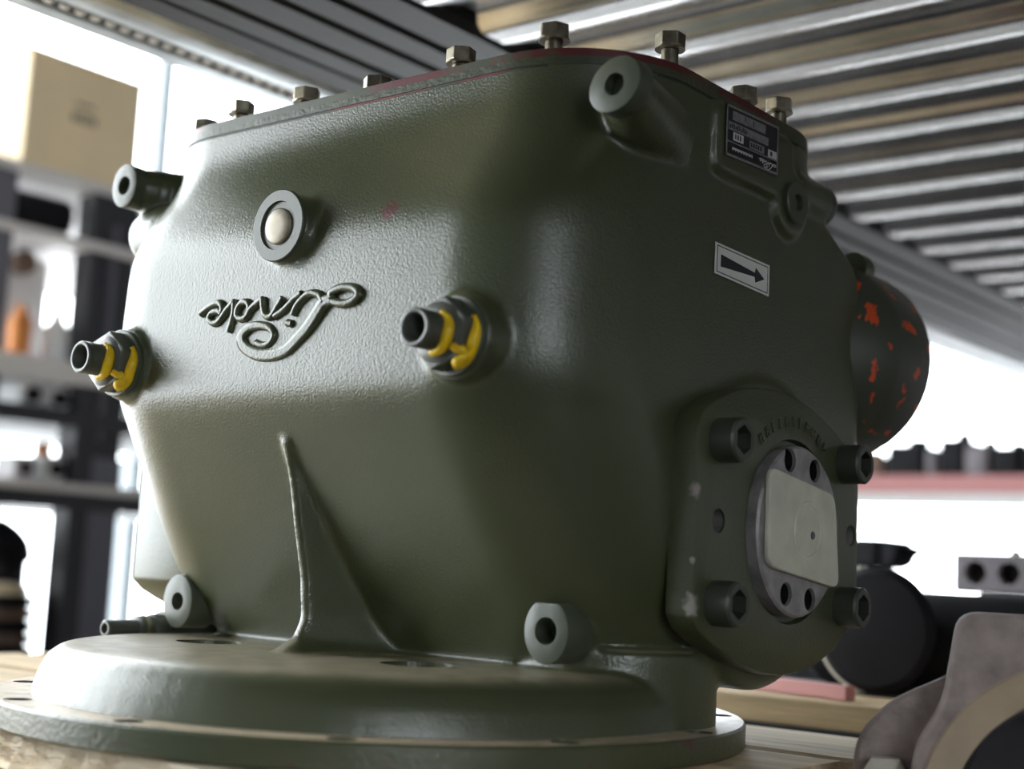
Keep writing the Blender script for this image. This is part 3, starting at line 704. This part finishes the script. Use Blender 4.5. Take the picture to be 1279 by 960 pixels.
# black gear pump with a nozzle on a dark gearbox
gp = thing('gear_pump', 'black gear pump with stub nozzle standing on dark block behind machine', 'pump', (-.15, 1.0, PB))
obj('pedestal_block', box(nb(), -.30, -.07, .93, 1.08, PB+.0004, .108, .006), 'black', gp)
obj('pump_body', box(nb(), -.26, -.118, .96, 1.04, .134, .172, .008), 'black', gp)
obj('pump_head', prism_y(nb(), [(-.118, .134), (-.104, .140), (-.098, .152), (-.098, .162), (-.108, .171), (-.118, .172)], .965, 1.035), 'black', gp)
obj('nozzle', lathe(nb(), [(.0085, 0), (.006, .006), (.006, .020), (0, .020)], 'x', (-.099, 1.0, .158), 20), 'black', gp, smooth=True)
obj('neck', box(nb(), -.16, -.125, .975, 1.03, .1082, .1338, .002), 'rust', gp)
for x in (-.152, -.126): obj('glint_bolt', lathe(nb(), [(.006, 0), (.006, .006), (0, .007)], '-y', (x, .976, .130), 20), 'white', gp, smooth=True)  # white colour stands in for highlights on two shiny bolts
# pink spanner-like bar near the base
tag(obj('steel_bar', box(nb(), 0, .26, -.006, .006, -.006, .006, .001, Matrix.Translation((-.10, .40, .019)) @ Matrix.Rotation(-.28, 4, 'Z')), 'pink'), 'thin faded red bar lying on rear pallet beside machine', 'bar')

# ================================================================== far rack by the back windows
FR = thing('pallet_rack', 'far rack with red beam in front of bright back window', 'rack', (-.4, 2.6, ZF))
for z in (.345,): 
    obj('shelf_beam', box(nb(), -2.4, 1.6, 2.40, 2.45, z-.012, z+.030, .003), 'pink', FR)
    obj('shelf_board', box(nb(), -2.4, 1.6, 2.451, 3.0, z+.012, z+.030), 'pale', FR)
    obj('lower_rail', box(nb(), -2.4, 1.6, 2.40, 2.44, z-.040, z-.0125), 'pale', FR)
for x in (-2.45, 1.602): 
    for y in (2.42, 2.95): obj('upright', box(nb(), x, x+.048, y, y+.05, ZF+.0005, 1.1), 'rackg', FR)
xs = [(-.98, -.80, .07, 'rust'), (-.79, -.70, .10, 'black'), (-.69, -.665, .085, 'grey'), (-.66, -.60, .115, 'black'), (-.595, -.54, .095, 'grey'), (-.53, -.47, .088, 'black'), (-.46, -.36, .09, 'black')]
LBS = ['long low brown iron casting on far rack, just right of the green drum', 'black motor on far rack standing right of the brown casting', 'narrow grey bracket on far rack between two black motors',
       'tallest black motor on far rack, right of the narrow grey bracket', 'wide grey bracket on far rack right of the tallest black motor', 'small black motor on far rack right of the wide grey bracket', 'long black motor at right end of far rack in view']
for i, (x0, x1, h, m) in enumerate(xs):
    z0 = .3755
    t = thing('machine_part', LBS[i], 'machine part', ((x0+x1)/2, 2.55, z0), 'machine parts on the far rack')
    obj('body', box(nb(), x0, x1, 2.46, 2.64, z0, z0+h*.8, .01), m, t)
    obj('top_hub', lathe(nb(), [((x1-x0)*.3, 0), ((x1-x0)*.26, h*.2), (0, h*.2)], 'z', ((x0+x1)/2, 2.55, z0+h*.8), 16), m, t, smooth=True)
# hanging pale cartons under the beam line (lower level seen over the sill)
obj('lower_shelf', box(nb(), -2.4, 1.6, 2.45, 3.0, .06, .08), 'pale', FR)

# ================================================================== left shelving with parts and a packing case
RK = thing('steel_rack', 'dark steel shelving behind the left side of the machine', 'rack', (-2.1, .9, ZF))
X0 = -1.9
obj('upright', box(nb(), X0-.06, X0, .952, 1.000, ZF+.0005, .86), 'rack', RK)
obj('upright', box(nb(), X0-.05, X0, 1.0005, 1.075, ZF+.0005, .30), 'rackg', RK)
obj('upright', box(nb(), X0-.05, X0-.01, 1.0005, 1.075, .3005, .86), 'rack', RK)
obj('label_strip', box(nb(), X0-.012, X0+.002, 1.006, 1.016, .34, .80), 'rackg', RK)
obj('upright', box(nb(), X0-.06, X0, .69, .766, ZF+.0005, .86), 'rackg', RK)
obj('upright', box(nb(), X0-.56, X0-.5, .955, 1.02, ZF+.0005, .86), 'rack', RK)
obj('upright', box(nb(), X0-.56, X0-.5, .69, .75, ZF+.0005, .86), 'rack', RK)
obj('upright', box(nb(), X0-.06, X0, 1.95, 2.0, ZF+.0005, .86), 'rack', RK)
for z, m, h in ((.375, 'rack', .035), (.205, 'rack', .035), (.47, 'pale', .045), (.232, 'pale', .018), (.745, 'pale', .02), (.872, 'pale', .02)):
    obj('shelf_board', box(nb(), X0-.56, X0+.003, .60, 2.0, z-h/2, z+h/2), m, RK)
case = thing('packing_case', 'large pale wooden packing case on top of left shelving', 'case', (-2.3, .9, .8825))
obj('case_side', box(nb(), X0-.50, X0-.002, .770, 1.050, .8825, 1.118, .003), 'box', case)
obj('case_lid', box(nb(), X0-.504, X0+.002, .766, 1.054, 1.1182, 1.128, .002), 'box', case)
obj('case_base', box(nb(), X0-.504, X0+.002, .766, 1.054, .8825, .90), 'box', case)
bm = nb()
for k in range(5): box(bm, X0-.0018, X0-.001, .878+.0125*k, .886+.0125*k, .998+.003*(k % 2), 1.018)
box(bm, X0-.0018, X0-.001, .885, .93, 1.034, 1.04); put(obj('stencil_marks', bm, 'boxd', None), case)
def jar(x, y, z, r, h, mat, label, name='bottle', cat='bottle'):
    t = thing(name, label, cat, (x, y, z), 'bottles on the left shelf' if cat == 'bottle' else None)
    obj('body', lathe(nb(), [(r, 0), (r, h*.7), (r*.5, h*.86), (r*.45, h*.9)], 'z', (x, y, z), 24), mat, t, smooth=True)
    obj('cap', lathe(nb(), [(r*.5, h*.9), (r*.5, h), (0, h)], 'z', (x, y, z), 20), mat, t, smooth=True)
jar(X0-.05, .918, .4926, .026, .105, 'white', 'white bottle on left shelving near the dark upright')
jar(X0-.07, .845, .4926, .024, .11, 'orange', 'orange bottle on left shelving beside the white bottle')
def gadget(name, x, y, z, sx, sy, sz, mat, mat2, label, cat):
    t = thing(name, label, cat, (x, y, z), 'boxes on the middle left shelf' if cat == 'box' else 'valves on the lower left shelf')
    obj('body', box(nb(), x-sx, x+sx, y-sy, y+sy, z, z+sz, .006), mat, t)
    obj('collar', lathe(nb(), [(sy*.62, 0), (sy*.62, .012), (sy*.4, .014), (0, .014)], 'x', (x+sx-.001, y, z+sz*.5), 24), mat2, t, smooth=True)
    return t
gadget('control_box', X0-.07, .855, .3930, .05, .026, .046, 'white', 'black', 'white box with black dial under the orange bottle', 'box')
gadget('control_box', X0-.07, .918, .3930, .05, .026, .044, 'white', 'black', 'white box with black dial under the white bottle', 'box')
gadget('valve', X0-.07, .86, .2415, .04, .022, .05, 'pale', 'black', 'pale valve body on lower left shelf, nearer the edge', 'valve')
gadget('valve', X0-.07, .925, .2415, .05, .024, .055, 'white', 'black', 'white valve body on lower left shelf beside upright', 'valve')
jar(X0-.07, .925, .2965+.0005, .018, .030, 'orange', 'small orange cap resting on white valve body', 'cap', 'cap')
mt = thing('drive_motor', 'black motor on upper left shelf below packing case', 'motor', (X0-.1, .85, .7552))
obj('body', lathe(nb(), [(.03, 0), (.042, .01), (.042, .14), (0, .15)], 'y', (X0-.06, .775, .7977), 28), 'black', mt, smooth=True)
obj('foot', box(nb(), X0-.09, X0-.03, .80, .88, .7552, .766), 'black', mt)
sc_ = thing('scrap_casting', 'brown and orange iron casting at second left shelf under black motor', 'casting', (X0-.1, .85, .4926))
obj('body', box(nb(), X0-.22, X0-.12, .79, .94, .4928, .725, .02), 'pale', sc_)
obj('ear', lathe(nb(), [(.025, 0), (.025, .03), (0, .032)], 'x', (X0-.121, .86, .70), 20), 'rust', sc_, smooth=True)
bigm = thing('coil_drum', 'dark ribbed coil drum on the bottom left shelf', 'drum', (X0-.12, .88, -.15))
obj('shelf_foot', box(nb(), X0-.2, X0-.03, .81, .96, -.15, -.12), 'rack', bigm)
for k in range(5): obj('rib', lathe(nb(), [(.05, 0), (.066, .004), (.066, .020), (.05, .024)], 'z', (X0-.10, .885, -.119+.0255*k), 32), 'rust' if k % 2 else 'black', bigm, smooth=True)
obj('brown_lid', lathe(nb(), [(.05, 0), (.045, .018), (0, .024)], 'z', (X0-.10, .885, .009), 28), 'box', bigm, smooth=True)
obj('shelf_board', box(nb(), X0-.56, X0+.003, .60, 2.0, -.185, -.1502), 'rack', RK)
mh = thing('motor_housing', 'big black motor housing filling the bottom of left shelving', 'motor', (X0-.3, .85, -.15))
obj('body', box(nb(), X0-.40, X0-.22, .74, 1.02, -.1498, .10, .03), 'black', mh)
obj('end_cover', lathe(nb(), [(.08, 0), (.075, .02), (.03, .03), (0, .03)], 'x', (X0-.221, .89, -.03), 32), 'rust', mh, smooth=True)
cm = thing('cast_elbow', 'dark slanted iron elbow leaning on lower left shelf', 'elbow', (X0-.1, .82, .0))
tube_b = tube(nb(), spline([(X0-.12, .77, .135), (X0-.10, .83, .125), (X0-.09, .875, .10), (X0-.09, .895, .07)]), [.036+.012*math.sin(PI*i/18) for i in range(19)], 16); obj('pipe', tube_b, 'black', cm, smooth=True)
obj('flange', lathe(nb(), [(.036, 0), (.036, .012), (0, .012)], 'y', (X0-.12, .764, .137), 24), 'grey', cm, smooth=True)
